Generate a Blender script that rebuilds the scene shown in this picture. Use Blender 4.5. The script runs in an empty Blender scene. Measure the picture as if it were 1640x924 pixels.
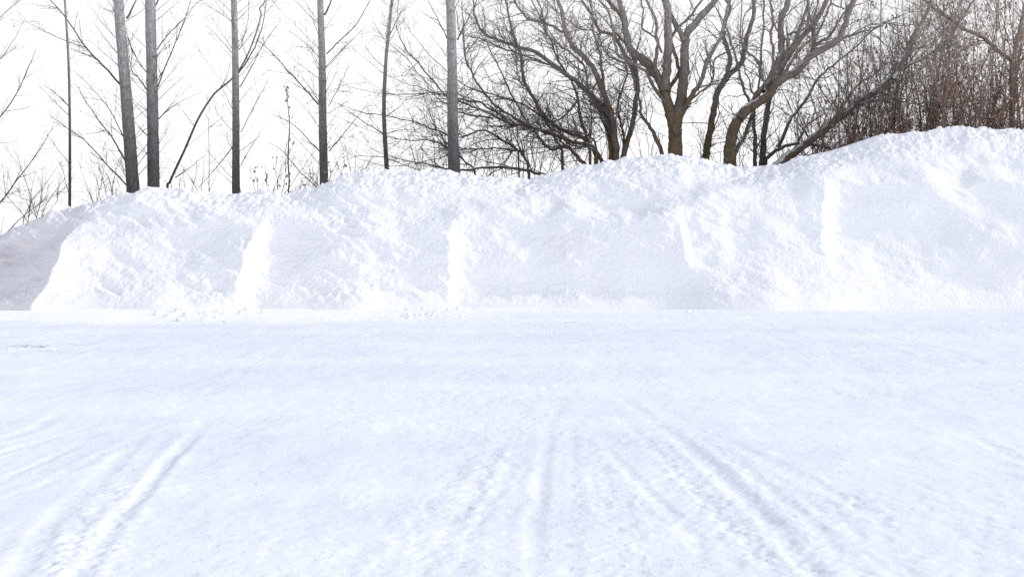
import bpy, math, random
import numpy as np
from mathutils import Vector

R = math.radians
random.seed(7)
rng = random.Random(11)
scene = bpy.context.scene
col = scene.collection

# ------------------------------------------------------------------ camera
F = 1594.0
PITCH = math.atan(87 / F)
CAM_Z = 1.6
cam_d = bpy.data.cameras.new("camera")
cam_d.sensor_width = 36.0
cam_d.lens = 35.0
cam_d.clip_start = 0.1
cam_d.clip_end = 6000
cam = bpy.data.objects.new("camera", cam_d)
col.objects.link(cam)
cam.location = (0, 0, CAM_Z)
cam.rotation_euler = (R(90) - PITCH, 0, 0)
scene.camera = cam
ca, sa = math.cos(PITCH), math.sin(PITCH)

def P(px, py, Y):
    """point of the place seen at a photo pixel, at distance Y"""
    u = (px - 820) / F
    v = (462 - py) / F
    t = Y / (ca + v * sa)
    return Vector((u * t, Y, CAM_Z + t * (v * ca - sa)))

def G(px, py):
    """point on the ground seen at a photo pixel"""
    u = (px - 820) / F
    v = (462 - py) / F
    t = -CAM_Z / (v * ca - sa)
    return (u * t, t * (ca + v * sa))

# ------------------------------------------------------------------ noise
def _hash(ix, iy, iz, seed):
    h = (ix.astype(np.int64) * 374761393 + iy.astype(np.int64) * 668265263 + iz.astype(np.int64) * 2147483647 + seed * 974711) & 0xFFFFFFFF
    h = ((h ^ (h >> 13)) * 1274126177) & 0xFFFFFFFF
    h = ((h ^ (h >> 16)) * 2246822519) & 0xFFFFFFFF
    return ((h ^ (h >> 15)) & 0xFFFFFF) / float(0xFFFFFF) * 2 - 1

def vnoise(x, y, z, seed=0):
    x0 = np.floor(x); y0 = np.floor(y); z0 = np.floor(z)
    fx = x - x0; fy = y - y0; fz = z - z0
    sx = fx * fx * fx * (fx * (fx * 6 - 15) + 10)
    sy = fy * fy * fy * (fy * (fy * 6 - 15) + 10)
    sz = fz * fz * fz * (fz * (fz * 6 - 15) + 10)
    out = 0
    for dx in (0, 1):
        wx = sx if dx else 1 - sx
        for dy in (0, 1):
            wy = sy if dy else 1 - sy
            for dz in (0, 1):
                wz = sz if dz else 1 - sz
                out = out + wx * wy * wz * _hash(x0 + dx, y0 + dy, z0 + dz, seed)
    return out

def noise2(x, y, seed=0):
    x0 = np.floor(x); y0 = np.floor(y)
    fx = x - x0; fy = y - y0
    sx = fx * fx * fx * (fx * (fx * 6 - 15) + 10)
    sy = fy * fy * fy * (fy * (fy * 6 - 15) + 10)
    z = np.zeros_like(x0)
    a = _hash(x0, y0, z, seed); b = _hash(x0 + 1, y0, z, seed)
    c = _hash(x0, y0 + 1, z, seed); d = _hash(x0 + 1, y0 + 1, z, seed)
    return (a * (1 - sx) + b * sx) * (1 - sy) + (c * (1 - sx) + d * sx) * sy

def sstep(a, b, x):
    t = np.clip((x - a) / (b - a), 0, 1)
    return t * t * (3 - 2 * t)

# ------------------------------------------------------------------ materials
def new_mat(name):
    m = bpy.data.materials.new(name)
    m.use_nodes = True
    nt = m.node_tree
    b = nt.nodes["Principled BSDF"]
    return m, nt, b

def node(nt, t, **kw):
    n = nt.nodes.new(t)
    for k, v in kw.items():
        setattr(n, k, v)
    return n

def noise_node(nt, vec, scale, detail=4, rough=0.55):
    n = node(nt, "ShaderNodeTexNoise")
    n.inputs["Scale"].default_value = scale
    n.inputs["Detail"].default_value = detail
    n.inputs["Roughness"].default_value = rough
    nt.links.new(vec, n.inputs["Vector"])
    return n.outputs["Fac"]

def ramp(nt, fac, stops):
    n = node(nt, "ShaderNodeValToRGB")
    e = n.color_ramp.elements
    while len(e) < len(stops):
        e.new(0.5)
    for i, (p, c) in enumerate(stops):
        e[i].position = p
        e[i].color = (c[0], c[1], c[2], 1) if isinstance(c, (tuple, list)) else (c, c, c, 1)
    nt.links.new(fac, n.inputs["Fac"])
    return n.outputs["Color"]

def mix(nt, fac, a, b, mode="MIX"):
    n = node(nt, "ShaderNodeMix", data_type="RGBA", blend_type=mode)
    if isinstance(fac, (int, float)):
        n.inputs[0].default_value = fac
    else:
        nt.links.new(fac, n.inputs[0])
    for sock, v in ((n.inputs[6], a), (n.inputs[7], b)):
        if isinstance(v, tuple):
            sock.default_value = (*v, 1)
        else:
            nt.links.new(v, sock)
    return n.outputs[2]

def mth(nt, op, a, b=None, c=None):
    n = node(nt, "ShaderNodeMath", operation=op)
    for i, v in enumerate((a, b, c)):
        if v is None:
            continue
        if isinstance(v, (int, float)):
            n.inputs[i].default_value = v
        else:
            nt.links.new(v, n.inputs[i])
    return n.outputs[0]

def maprange(nt, v, a, b, c=0.0, d=1.0, smooth=True):
    n = node(nt, "ShaderNodeMapRange")
    n.interpolation_type = "SMOOTHSTEP" if smooth else "LINEAR"
    nt.links.new(v, n.inputs[0])
    for i, x in enumerate((a, b, c, d)):
        n.inputs[i + 1].default_value = x
    return n.outputs[0]

def mapping(nt, vec, scale=(1, 1, 1), rot=(0, 0, 0)):
    n = node(nt, "ShaderNodeMapping")
    n.inputs["Scale"].default_value = scale
    n.inputs["Rotation"].default_value = rot
    nt.links.new(vec, n.inputs["Vector"])
    return n.outputs[0]

SNOW = (0.86, 0.885, 0.935)

def snow_bank_mat():
    m, nt, b = new_mat("ploughed_snow")
    geo = node(nt, "ShaderNodeNewGeometry").outputs["Position"]
    n1 = noise_node(nt, geo, 0.7, 3)
    c = mix(nt, ramp(nt, n1, [(0.35, 0.0), (0.65, 1.0)]), (0.885, 0.885, 0.93), (0.905, 0.915, 0.94))
    n2 = noise_node(nt, geo, 9.0, 5, 0.6)
    c = mix(nt, mth(nt, "MULTIPLY", ramp(nt, n2, [(0.56, 0.0), (0.74, 1.0)]), 0.35), c, (0.80, 0.80, 0.85))
    # shade on the western end, put into the snow colour as grey
    sx = node(nt, "ShaderNodeSeparateXYZ")
    nt.links.new(geo, sx.inputs[0])
    end_shade = maprange(nt, mth(nt, "ADD", sx.outputs[0], mth(nt, "MULTIPLY", mth(nt, "SUBTRACT", n2, 0.5), 1.5)), -10.4, -9.2, 1.0, 0.0)
    c = mix(nt, mth(nt, "MULTIPLY", end_shade, 0.75), c, (0.70, 0.68, 0.715))
    nt.links.new(c, b.inputs["Base Color"])
    b.inputs["Roughness"].default_value = 0.75
    b.inputs["Specular IOR Level"].default_value = 0.25
    h = mth(nt, "ADD", noise_node(nt, geo, 16, 6, 0.62), mth(nt, "MULTIPLY", noise_node(nt, geo, 60, 3, 0.6), 0.25))
    bp = node(nt, "ShaderNodeBump")
    bp.inputs["Strength"].default_value = 0.45
    bp.inputs["Distance"].default_value = 0.055
    nt.links.new(h, bp.inputs["Height"])
    nt.links.new(bp.outputs[0], b.inputs["Normal"])
    return m

def snow_ground_mat():
    m, nt, b = new_mat("packed_snow")
    geo = node(nt, "ShaderNodeNewGeometry").outputs["Position"]
    big = noise_node(nt, mapping(nt, geo, (0.22, 1.0, 1)), 0.75, 4)
    c = mix(nt, ramp(nt, big, [(0.36, 0.0), (0.62, 1.0)]), (0.785, 0.825, 0.90), (0.865, 0.892, 0.93))  # broad bluish bands of shading painted into the snow colour
    # fine grit and crumbs frozen into the surface
    crumbs = None
    wide = ramp(nt, noise_node(nt, mapping(nt, geo, (0.5, 1.0, 1)), 0.8, 4), [(0.36, 0.25), (0.62, 1.0)])
    for sc, rad_, keep, amt, colr in ((9.0, 0.16, 0.42, 0.55, (0.50, 0.55, 0.64)), (20.0, 0.24, 0.45, 0.50, (0.56, 0.61, 0.70)), (42.0, 0.34, 0.5, 0.4, (0.60, 0.65, 0.74))):
        vo = node(nt, "ShaderNodeTexVoronoi", voronoi_dimensions="2D")
        vo.inputs["Scale"].default_value = sc
        wv = node(nt, "ShaderNodeVectorMath", operation="ADD")
        nv = node(nt, "ShaderNodeTexNoise"); nv.inputs["Scale"].default_value = sc * 2.2
        nt.links.new(geo, nv.inputs["Vector"])
        sc_ = node(nt, "ShaderNodeVectorMath", operation="SCALE"); sc_.inputs[3].default_value = .7 / sc
        nt.links.new(nv.outputs["Color"], sc_.inputs[0])
        nt.links.new(mapping(nt, geo, (1, 0.62, 0.0)), wv.inputs[0]); nt.links.new(sc_.outputs[0], wv.inputs[1])
        nt.links.new(wv.outputs[0], vo.inputs["Vector"])
        dot = maprange(nt, vo.outputs["Distance"], rad_ * .55, rad_, 1.0, 0.0)
        sep = node(nt, "ShaderNodeSeparateColor"); nt.links.new(vo.outputs["Color"], sep.inputs[0])
        sel = mth(nt, "LESS_THAN", sep.outputs[0], keep)
        k_ = mth(nt, "MULTIPLY", mth(nt, "MULTIPLY", dot, sel), mth(nt, "MULTIPLY", sep.outputs[1], wide))
        c = mix(nt, mth(nt, "MULTIPLY", k_, amt), c, colr)
        crumbs = mth(nt, "MULTIPLY_ADD", k_, 9.0 / sc, crumbs) if crumbs is not None else mth(nt, "MULTIPLY", k_, 9.0 / sc)
    # sunlit strip along the foot of the bank, painted as whiter snow
    sp = node(nt, "ShaderNodeSeparateXYZ")
    nt.links.new(geo, sp.inputs[0])
    pn = mth(nt, "MULTIPLY", mth(nt, "SUBTRACT", noise_node(nt, mapping(nt, geo, (.35, 1, 1)), 1.2, 4), 0.5), 2.2)
    sun_strip = mth(nt, "MULTIPLY", maprange(nt, mth(nt, "ADD", sp.outputs[1], pn), 17.3, 18.9), maprange(nt, mth(nt, "ADD", sp.outputs[0], pn), -5.0, 2.5, 1.0, 0.15))
    c = mix(nt, mth(nt, "MULTIPLY", sun_strip, 1.0), c, (0.985, 0.98, 0.985))
    # thin places where dark road grit shows through
    sx = node(nt, "ShaderNodeSeparateXYZ")
    nt.links.new(geo, sx.inputs[0])
    def spot(x, y, rx, ry, thr):
        dx = mth(nt, "DIVIDE", mth(nt, "SUBTRACT", sx.outputs[0], x), rx)
        dy = mth(nt, "DIVIDE", mth(nt, "SUBTRACT", sx.outputs[1], y), ry)
        d = mth(nt, "SQRT", mth(nt, "ADD", mth(nt, "MULTIPLY", dx, dx), mth(nt, "MULTIPLY", dy, dy)))
        f = maprange(nt, d, 0.1, 1.0, 1.0, 0.0)
        nn = noise_node(nt, mapping(nt, geo, (1.0, 1.9, 1)), 7.5, 7, 0.72)
        return maprange(nt, mth(nt, "ADD", nn, mth(nt, "MULTIPLY", f, 0.26)), thr, thr + 0.07)
    for px, py, rx, ry, thr, k in SPOTS:
        x, y = G(px, py)
        c = mix(nt, mth(nt, "MULTIPLY", spot(x, y, rx, ry, thr), k), c, (0.11, 0.11, 0.125))
    nt.links.new(c, b.inputs["Base Color"])
    b.inputs["Roughness"].default_value = 0.7
    b.inputs["Specular IOR Level"].default_value = 0.25
    h = mth(nt, "ADD", noise_node(nt, mapping(nt, geo, (1, 0.7, 1)), 22, 6, 0.65), mth(nt, "MULTIPLY", noise_node(nt, geo, 95, 2, 0.6), 0.3))
    h = mth(nt, "ADD", h, mth(nt, "MULTIPLY", crumbs, 1.2))
    bp = node(nt, "ShaderNodeBump")
    bp.inputs["Strength"].default_value = 0.23
    bp.inputs["Distance"].default_value = 0.02
    nt.links.new(h, bp.inputs["Height"])
    nt.links.new(bp.outputs[0], b.inputs["Normal"])
    return m

SPOTS = [(45, 554, 1.0, 0.45, 0.74, 0.9), (130, 550, 1.4, 0.5, 0.80, 0.8), (905, 516, 0.7, 0.20, 0.72, 0.8),
         (10, 540, 0.9, 0.6, 0.78, 0.6), (1560, 700, 0.35, 0.3, 0.9, 0.25)]

def bark_mat(name, dark, light, z0, z1, moss=None, snow=0.0, ring=0.0, scale=9.0):
    """bark: dark and fissured near the ground, paler and smoother higher up; the paling also paints in sky glare"""
    m, nt, b = new_mat(name)
    gn = node(nt, "ShaderNodeNewGeometry")
    geo = gn.outputs["Position"]
    sx = node(nt, "ShaderNodeSeparateXYZ")
    nt.links.new(geo, sx.inputs[0])
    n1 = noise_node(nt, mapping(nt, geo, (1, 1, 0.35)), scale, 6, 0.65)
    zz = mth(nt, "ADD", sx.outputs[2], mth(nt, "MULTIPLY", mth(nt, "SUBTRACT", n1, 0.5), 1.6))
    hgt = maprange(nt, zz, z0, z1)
    c = mix(nt, hgt, dark, light)  # sky glare over the treetops painted in as paler bark
    fis = ramp(nt, noise_node(nt, mapping(nt, geo, (1, 1, 0.25)), scale * 3.5, 5, 0.7), [(0.40, 0.0), (0.56, 1.0)])
    c = mix(nt, mth(nt, "MULTIPLY", mth(nt, "SUBTRACT", 1.0, fis), 0.36), c, tuple(x * 0.45 for x in dark))
    if ring:
        rg = noise_node(nt, mapping(nt, geo, (0.6, 0.6, 6.0)), 5.0, 3, 0.6)
        c = mix(nt, mth(nt, "MULTIPLY", ramp(nt, rg, [(0.56, 0.0), (0.66, 1.0)]), ring), c, tuple(x * 0.6 for x in dark))
    if moss:
        mm = ramp(nt, noise_node(nt, geo, 3.2, 4, 0.6), [(0.40, 0.0), (0.58, 1.0)])
        low = maprange(nt, sx.outputs[2], 4.6, 7.0, 1.0, 0.06)
        c = mix(nt, mth(nt, "MULTIPLY", mth(nt, "MULTIPLY", mm, low), 0.85), c, moss)
    if snow:
        sn = node(nt, "ShaderNodeSeparateXYZ")
        nt.links.new(gn.outputs["Normal"], sn.inputs[0])
        sm = mth(nt, "ADD", mth(nt, "ADD", sn.outputs[2], mth(nt, "MULTIPLY", mth(nt, "SUBTRACT", noise_node(nt, geo, 2.2, 4, 0.6), 0.5), 1.6)), mth(nt, "MULTIPLY", sn.outputs[1], -0.2))
        low = maprange(nt, sx.outputs[2], 5.0, 8.0, 1.0, 0.35)
        c = mix(nt, mth(nt, "MULTIPLY", mth(nt, "MULTIPLY", maprange(nt, sm, 0.60, 0.78), snow), low), c, (0.80, 0.82, 0.88))
    nt.links.new(c, b.inputs["Base Color"])
    b.inputs["Roughness"].default_value = 0.9
    b.inputs["Specular IOR Level"].default_value = 0.2
    bp = node(nt, "ShaderNodeBump")
    bp.inputs["Strength"].default_value = 0.7
    bp.inputs["Distance"].default_value = 0.03
    nt.links.new(mth(nt, "ADD", n1, fis), bp.inputs["Height"])
    nt.links.new(bp.outputs[0], b.inputs["Normal"])
    return m

def leaf_mat():
    m, nt, b = new_mat("dry_leaf")
    geo = node(nt, "ShaderNodeNewGeometry")
    c = ramp(nt, geo.outputs["Random Per Island"], [(0.0, (0.16, 0.085, 0.05)), (0.5, (0.30, 0.19, 0.12)), (1.0, (0.42, 0.30, 0.21))])
    nt.links.new(c, b.inputs["Base Color"])
    b.inputs["Roughness"].default_value = 0.8
    return m

M_BANK = snow_bank_mat()
M_GROUND = snow_ground_mat()
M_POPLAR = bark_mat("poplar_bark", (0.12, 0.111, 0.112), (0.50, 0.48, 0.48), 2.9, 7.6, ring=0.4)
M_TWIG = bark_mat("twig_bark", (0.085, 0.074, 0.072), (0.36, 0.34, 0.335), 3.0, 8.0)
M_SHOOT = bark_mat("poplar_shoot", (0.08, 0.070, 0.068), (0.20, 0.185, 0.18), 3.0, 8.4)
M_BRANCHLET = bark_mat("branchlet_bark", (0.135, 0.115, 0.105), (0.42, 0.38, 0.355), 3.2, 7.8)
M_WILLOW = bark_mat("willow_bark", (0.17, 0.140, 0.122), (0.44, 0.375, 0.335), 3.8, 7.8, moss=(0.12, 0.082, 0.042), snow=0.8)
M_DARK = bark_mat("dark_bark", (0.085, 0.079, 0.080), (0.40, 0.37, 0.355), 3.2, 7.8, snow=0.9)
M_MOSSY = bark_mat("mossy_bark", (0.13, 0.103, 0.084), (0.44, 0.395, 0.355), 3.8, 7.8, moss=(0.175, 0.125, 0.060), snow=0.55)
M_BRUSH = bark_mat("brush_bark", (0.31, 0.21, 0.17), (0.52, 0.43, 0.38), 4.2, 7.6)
M_LEAF = leaf_mat()

# ------------------------------------------------------------------ mesh helpers
class Builder:
    def __init__(self):
        self.v, self.f, self.n = [], [], 0

    def tube(self, pts, rad, sides=6, cap=True, knob=0.0, kr=None):
        p = np.array([tuple(q) for q in pts], dtype=float)
        n = len(p)
        if n < 2:
            return
        t = np.gradient(p, axis=0)
        t /= np.linalg.norm(t, axis=1)[:, None] + 1e-12
        ref = np.array((0.0, 1.0, 0.0)) if abs(t[0][1]) < 0.85 else np.array((1.0, 0.0, 0.0))
        a = np.cross(t, ref); a /= np.linalg.norm(a, axis=1)[:, None] + 1e-12
        b = np.cross(t, a)
        ang = np.arange(sides) * (2 * math.pi / sides)
        r = np.array(rad, dtype=float)[:, None] * np.ones((1, sides))
        if knob:
            r = r * (1 + knob * (np.array([[kr.random() * 2 - 1 for _ in range(sides)] for _ in range(n)])))
        ring = p[:, None, :] + r[:, :, None] * (np.cos(ang)[None, :, None] * a[:, None, :] + np.sin(ang)[None, :, None] * b[:, None, :])
        self.v.append(ring.reshape(-1, 3))
        base = self.n
        i = np.arange(n - 1)[:, None] * sides + base
        k = np.arange(sides)[None, :]
        k2 = (k + 1) % sides
        q = np.stack([i + k, i + k2, i + sides + k2, i + sides + k], axis=2).reshape(-1, 4)
        self.f.append(q)
        self.n += n * sides

    def leaf(self, p, d, size, r):
        side = d.cross(Vector((r.uniform(-1, 1), r.uniform(-1, 1), r.uniform(-1, 1)))).normalized()
        up = d.cross(side) * (size * r.uniform(-.3, .3))
        a, b_, c, e = p, p + d * size * .5 + side * size * .32 + up, p + d * size, p + d * size * .5 - side * size * .32 + up
        self.v.append(np.array([tuple(a), tuple(b_), tuple(c), tuple(e)]))
        self.f.append(np.array([[self.n, self.n + 1, self.n + 2, self.n + 3]]))
        self.n += 4

    def build(self, name, mat, parent=None, smooth=True):
        if not self.v:
            return None
        v = np.concatenate(self.v); f = np.concatenate(self.f)
        return mesh_obj(name, v, f, mat, parent, smooth)

def mesh_obj(name, v, f, mat, parent=None, smooth=True):
    me = bpy.data.meshes.new(name)
    me.vertices.add(len(v))
    off = np.array(parent.location) if parent is not None else np.zeros(3)
    me.vertices.foreach_set("co", (v - off).astype(np.float32).ravel())
    k = f.shape[1]
    me.loops.add(f.size)
    me.loops.foreach_set("vertex_index", f.astype(np.int32).ravel())
    me.polygons.add(len(f))
    me.polygons.foreach_set("loop_start", np.arange(0, f.size, k, dtype=np.int32))
    me.polygons.foreach_set("use_smooth", np.full(len(f), smooth))
    me.update(calc_edges=True)
    me.materials.append(mat)
    o = bpy.data.objects.new(name, me)
    col.objects.link(o)
    if parent is not None:
        o.parent = parent
    return o

def thing(name, label, cat, loc, group=None):
    o = bpy.data.objects.new(name, None)
    o.empty_display_size = 0.3
    col.objects.link(o)
    o.location = loc
    o["label"] = label
    o["category"] = cat
    if group:
        o["group"] = group
    return o

def grid_faces(nr, nc):
    i = np.arange(nr - 1)[:, None] * nc
    j = np.arange(nc - 1)[None, :]
    a = i + j
    return np.stack([a, a + 1, a + nc + 1, a + nc], axis=2).reshape(-1, 4)

def catmull(pts, sub=4):
    out = []
    n = len(pts)
    for i in range(n - 1):
        p0 = pts[max(i - 1, 0)]; p1 = pts[i]; p2 = pts[i + 1]; p3 = pts[min(i + 2, n - 1)]
        for s in range(sub):
            t = s / sub
            out.append(0.5 * ((2 * p1) + (p2 - p0) * t + (2 * p0 - 5 * p1 + 4 * p2 - p3) * t * t + (3 * p1 - p0 - 3 * p2 + p3) * t ** 3))
    out.append(pts[-1])
    return out

# ------------------------------------------------------------------ snow bank
CREST = [(-900, 385), (-500, 400), (-200, 400), (-60, 392), (0, 380), (20, 370), (50, 354), (88, 342), (112, 337), (150, 326), (200, 316), (216, 313), (232, 303), (250, 301),
         (300, 303), (350, 309), (378, 310), (420, 308), (462, 315), (490, 310), (520, 299), (545, 287), (580, 279), (620, 280), (660, 277),
         (700, 277), (740, 281), (790, 286), (830, 292), (852, 290), (880, 282), (920, 267), (960, 263), (1000, 255), (1040, 250),
         (1080, 249), (1120, 256), (1165, 267), (1210, 266), (1250, 264), (1272, 254), (1300, 247), (1340, 237), (1370, 227),
         (1405, 217), (1440, 214), (1500, 210), (1555, 206), (1590, 208), (1640, 211), (1800, 205), (2100, 230), (2500, 300)]
Y0, YC = 21.1, 23.9
cx = np.array([P(a, b, YC).x for a, b in CREST])
cz = np.array([P(a, b, YC).z for a, b in CREST])
FOLD = [(-900, 420), (0, 430), (150, 380), (300, 345), (420, 335), (520, 345), (640, 350), (730, 345), (800, 325), (850, 318), (930, 345), (1010, 350), (1090, 318),
        (1170, 292), (1250, 270), (1330, 262), (1400, 290), (1500, 285), (1640, 278), (2100, 290), (2500, 350)]
fx = np.array([P(a, b, 22.9).x for a, b in FOLD]); fz = np.array([P(a, b, 22.9).z for a, b in FOLD])

XM = 21.0
NX, NS, NB = 1850, 330, 70
xs = np.linspace(-XM, XM, NX)
zc = np.interp(xs, cx, cz)
k = 9
zc = np.convolve(np.pad(zc, k, mode="edge"), np.hanning(2 * k + 1) / np.hanning(2 * k + 1).sum(), "valid")
zc = zc * sstep(XM + .2, XM - 5, np.abs(xs)) + 0.02
zf = np.interp(xs, fx, fz)
FOOT = [(-600, 496), (-200, 501), (0, 500), (100, 499), (250, 501), (330, 498), (390, 493), (450, 495), (560, 498), (650, 494), (720, 490), (800, 491), (1000, 493),
        (1090, 491), (1160, 496), (1230, 499), (1310, 498), (1400, 493), (1640, 491), (2200, 492)]
_fy = np.array([1.6 * F / (b - 375) for a, b in FOOT]); _fx = np.array([P(a, 500, 21).x for a, b in FOOT])
y0 = np.interp(xs, _fx, _fy)
y0 = np.convolve(np.pad(y0, 20, mode="edge"), np.hanning(41) / np.hanning(41).sum(), "valid")
y0 = Y0 + (y0 - Y0) * .40 + .05 * noise2(xs * .8, xs * 0, 51)
s = np.concatenate([np.linspace(0, 1, NS), 1 + np.linspace(0, 1, NB + 1)[1:]])
S, X = np.meshgrid(s, xs, indexing="ij")
ZC = np.broadcast_to(zc, S.shape); ZF = np.broadcast_to(zf, S.shape)
sf = np.clip(S, 0, 1); sb = np.clip(S - 1, 0, 1)
Zf = ZC * sf
RUN = YC - Y0
g = 0.50 * (1 - (1 - sf) ** 1.2) + 0.32 * sf ** 5
Yf = Y0 + RUN * g
# a mound of fresher snow set back above the ploughed face
led = sstep(-0.22, 0.30, Zf - ZF + 0.16 * vnoise(X * 1.3, X * 0, Zf * 1.3, 5))
Yf = Yf + 0.11 * RUN * led
# bays scooped by the plough blade: (ridge px at the foot, middle, top), depth, width of the sunny flank
RIDGE = [(-230, -215, -200, 1.7, .10, .0, .22), (84, 98, 128, .46, .30, 0, .2), (384, 400, 432, .44, .20, 0, .2), (722, 717, 738, 0.27, .20, 0, .25),
         (1125, 1095, 1085, 0.12, .26, .02, .35), (1345, 1312, 1330, 0.40, .15, .16, .46), (1800, 1780, 1780, 0.6, .2, 0, .3), (2150, 2150, 2150, 0, .2, 0, .3)]
BASE = [.5, .6, .6, .4, .15, .0, .1, .1]
def rx(i, h):
    b, m, t = (P(v, 400, 22.0).x for v in RIDGE[i][:3])
    return np.where(h < 0.5, b + (m - b) * sstep(0, .5, h), m + (t - m) * sstep(.5, 1, h))
hrel = np.clip(Zf / 2.6, 0, 1)
wob = 0.10 * vnoise(X * 0 + 3.1, X * .8, Zf * 1.8, 21) + 0.05 * vnoise(X * 2.5, X * 0, Zf * 7.5, 22)
bay = np.zeros_like(S)
for i in range(len(RIDGE) - 1):
    a = rx(i, hrel) + wob; b = rx(i + 1, hrel) + wob
    u = (X - a) / (b - a)
    A, w = RIDGE[i][3], RIDGE[i][4]
    ins = (u >= 0) & (u < 1)
    up = 1 - (1 - np.clip(u / w, 0, 1)) ** 3.0
    dn = 1 - np.clip((u - w) / (1 - w), 0, 1) ** 1.7
    e0, e1 = RIDGE[i][5:7]
    bay += np.where(ins, A * np.where(u < w, up, dn) * (BASE[i] + (1 - BASE[i]) * sstep(e0, e1, sf)), 0)
env = 1 - sstep(0.50, 0.90, sf)
Yf = Yf + bay * env
# a soft toe where the bank runs out over the lot
Yf = Yf + (y0 - Y0)[None, :] * (1 - sstep(0, .45, sf))
toe = .42 * np.interp(xs, [P(v, 495, 21).x for v in (-200, 380, 420, 700, 760, 1050, 1170, 1250, 1330, 1640, 2200)], [0, 0, .1, .05, .2, .35, .75, .45, .65, .9, .9])
toe = np.convolve(np.pad(toe, 60, mode='edge'), np.hanning(121) / np.hanning(121).sum(), 'valid')
Yf = Yf - toe[None, :] * (1 - sstep(0, 0.24, sf)) ** 1.6
# back slope
Yb = sb * 7.5
Z = np.where(S > 1, ZC * (1 - 0.94 * sstep(0.0, 1.0, sb) ** 0.8), Zf)
Y = Yf + Yb
# lumps, streaks and chunks
low = sstep(0, .08, sf)
crest = sstep(0.80, 0.97, sf)
n_big = vnoise(X * .55, Y * .55, Z * .75, 1)
n_a = vnoise(X * 1.6, Y * 1.6, Z * 1.9, 2)
n_b = vnoise(X * 4.1, Y * 4.1, Z * 4.6, 3)
n_c = vnoise(X * 9.3, Y * 9.3, Z * 10.1, 4)
n_d = vnoise(X * 21, Y * 21, Z * 22, 6)
th = R(24)
xr = X * math.cos(th) - Z * math.sin(th); zr = X * math.sin(th) + Z * math.cos(th)
str1 = vnoise(xr * 1.2, X * 0, zr * 5.0, 8); str2 = vnoise(xr * 3.0, Y * 2, zr * 11.0, 9)
patch = sstep(-.15, .45, vnoise(X * .8, Y * .8, Z * .9, 12))
chunk = sstep(.30, .62, n_b + .35 * n_c) * patch
chunk2 = sstep(.42, .7, vnoise(X * 11, Y * 11, Z * 12, 14)) * sstep(-.2, .4, vnoise(X * 1.4, Y * 1.4, Z * 1.5, 15))
streaky = 1 - crest
n_e = vnoise(X * 6.2, Y * 6.2, Z * 6.6, 17)
west = sstep(6.5, -1.0, X)           # the left half is chunkier, the right half windblown
fall = sstep(.05, .5, vnoise(X * .7, Y * .7, Z * 1.1, 71)) # where chunks have tumbled
n_f = vnoise(X * 38, Y * 38, Z * 40, 73)
D = 0.12 * n_big + 0.050 * n_a + (0.012 + .014 * crest) * n_b + (.005 + .006 * west + .012 * crest) * n_c + (.005 + .004 * west) * n_d + .0028 * n_f + 0.018 * np.abs(n_e) * (.3 + patch) * (.3 + .4 * west) \
    + streaky * (.22 + .6 * west) * (0.040 * str1 + 0.036 * str2 * (0.4 + patch)) + (.10 + .40 * west) * (0.050 * chunk * fall + 0.034 * chunk2 * (.15 + fall)) + .015 * crest * chunk
D = D * (0.12 + 0.88 * sstep(.0, .12, sf))
ny = -0.82 + 0.75 * crest; nz = 0.45 + 0.25 * crest
Y = Y + D * ny * (1 - sb); Z = Z + D * np.where(S > 1, .35, nz * sstep(0, .05, sf))
Z[:NS] += crest[:NS] * (0.022 * n_b[:NS] + .032 * n_c[:NS] + .024 * n_d[:NS])
# ragged lip at far left
Z += 0.26 * np.exp(-(np.abs(X - P(96, 340, YC).x) / .12) ** 1.5 - ((sf - 1) / .10) ** 2)
Z -= 0.05 * (1 - low)
bank = mesh_obj("snow_bank", np.stack([X, Y, Z], 2).reshape(-1, 3), grid_faces(*S.shape), M_BANK)
bank["label"] = "long white ploughed snow bank with scooped face running across the whole picture"
bank["category"] = "snow bank"

def bank_z(x):
    return float(np.interp(x, xs, zc))

# ------------------------------------------------------------------ snowy ground
gx = np.concatenate([-np.geomspace(1500, 12.6, 26), np.arange(-12.4, 12.4, 0.0185), np.geomspace(12.6, 1500, 26)])
ys = [3.4]
while ys[-1] < 22.6:
    ys.append(ys[-1] + max(0.009, 0.0021 * ys[-1]))
gy = np.concatenate([np.array([-300, -100, -40, -15, -5, 0, 2, 3]), np.array(ys), np.geomspace(23.2, 3500, 26)])
GY, GX = np.meshgrid(gy, gx, indexing="ij")
near = sstep(30, 23, GY) * sstep(16, 12.5, np.abs(GX)) * sstep(2.5, 3.6, GY)
GZ = 0.022 * noise2(GX * .45, GY * .6, 31) + 0.010 * noise2(GX * 1.7, GY * 1.3, 32) + 0.005 * noise2(GX * 5, GY * 3.4, 33)
GZ += 0.0022 * noise2(GX * 14, GY * 11, 34) + 0.0010 * noise2(GX * 33, GY * 29, 35)
pit = sstep(.45, .75, noise2(GX * 17, GY * 12, 36)) * sstep(0, .5, noise2(GX * .9, GY * .7, 37))
GZ -= 0.004 * pit
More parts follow.
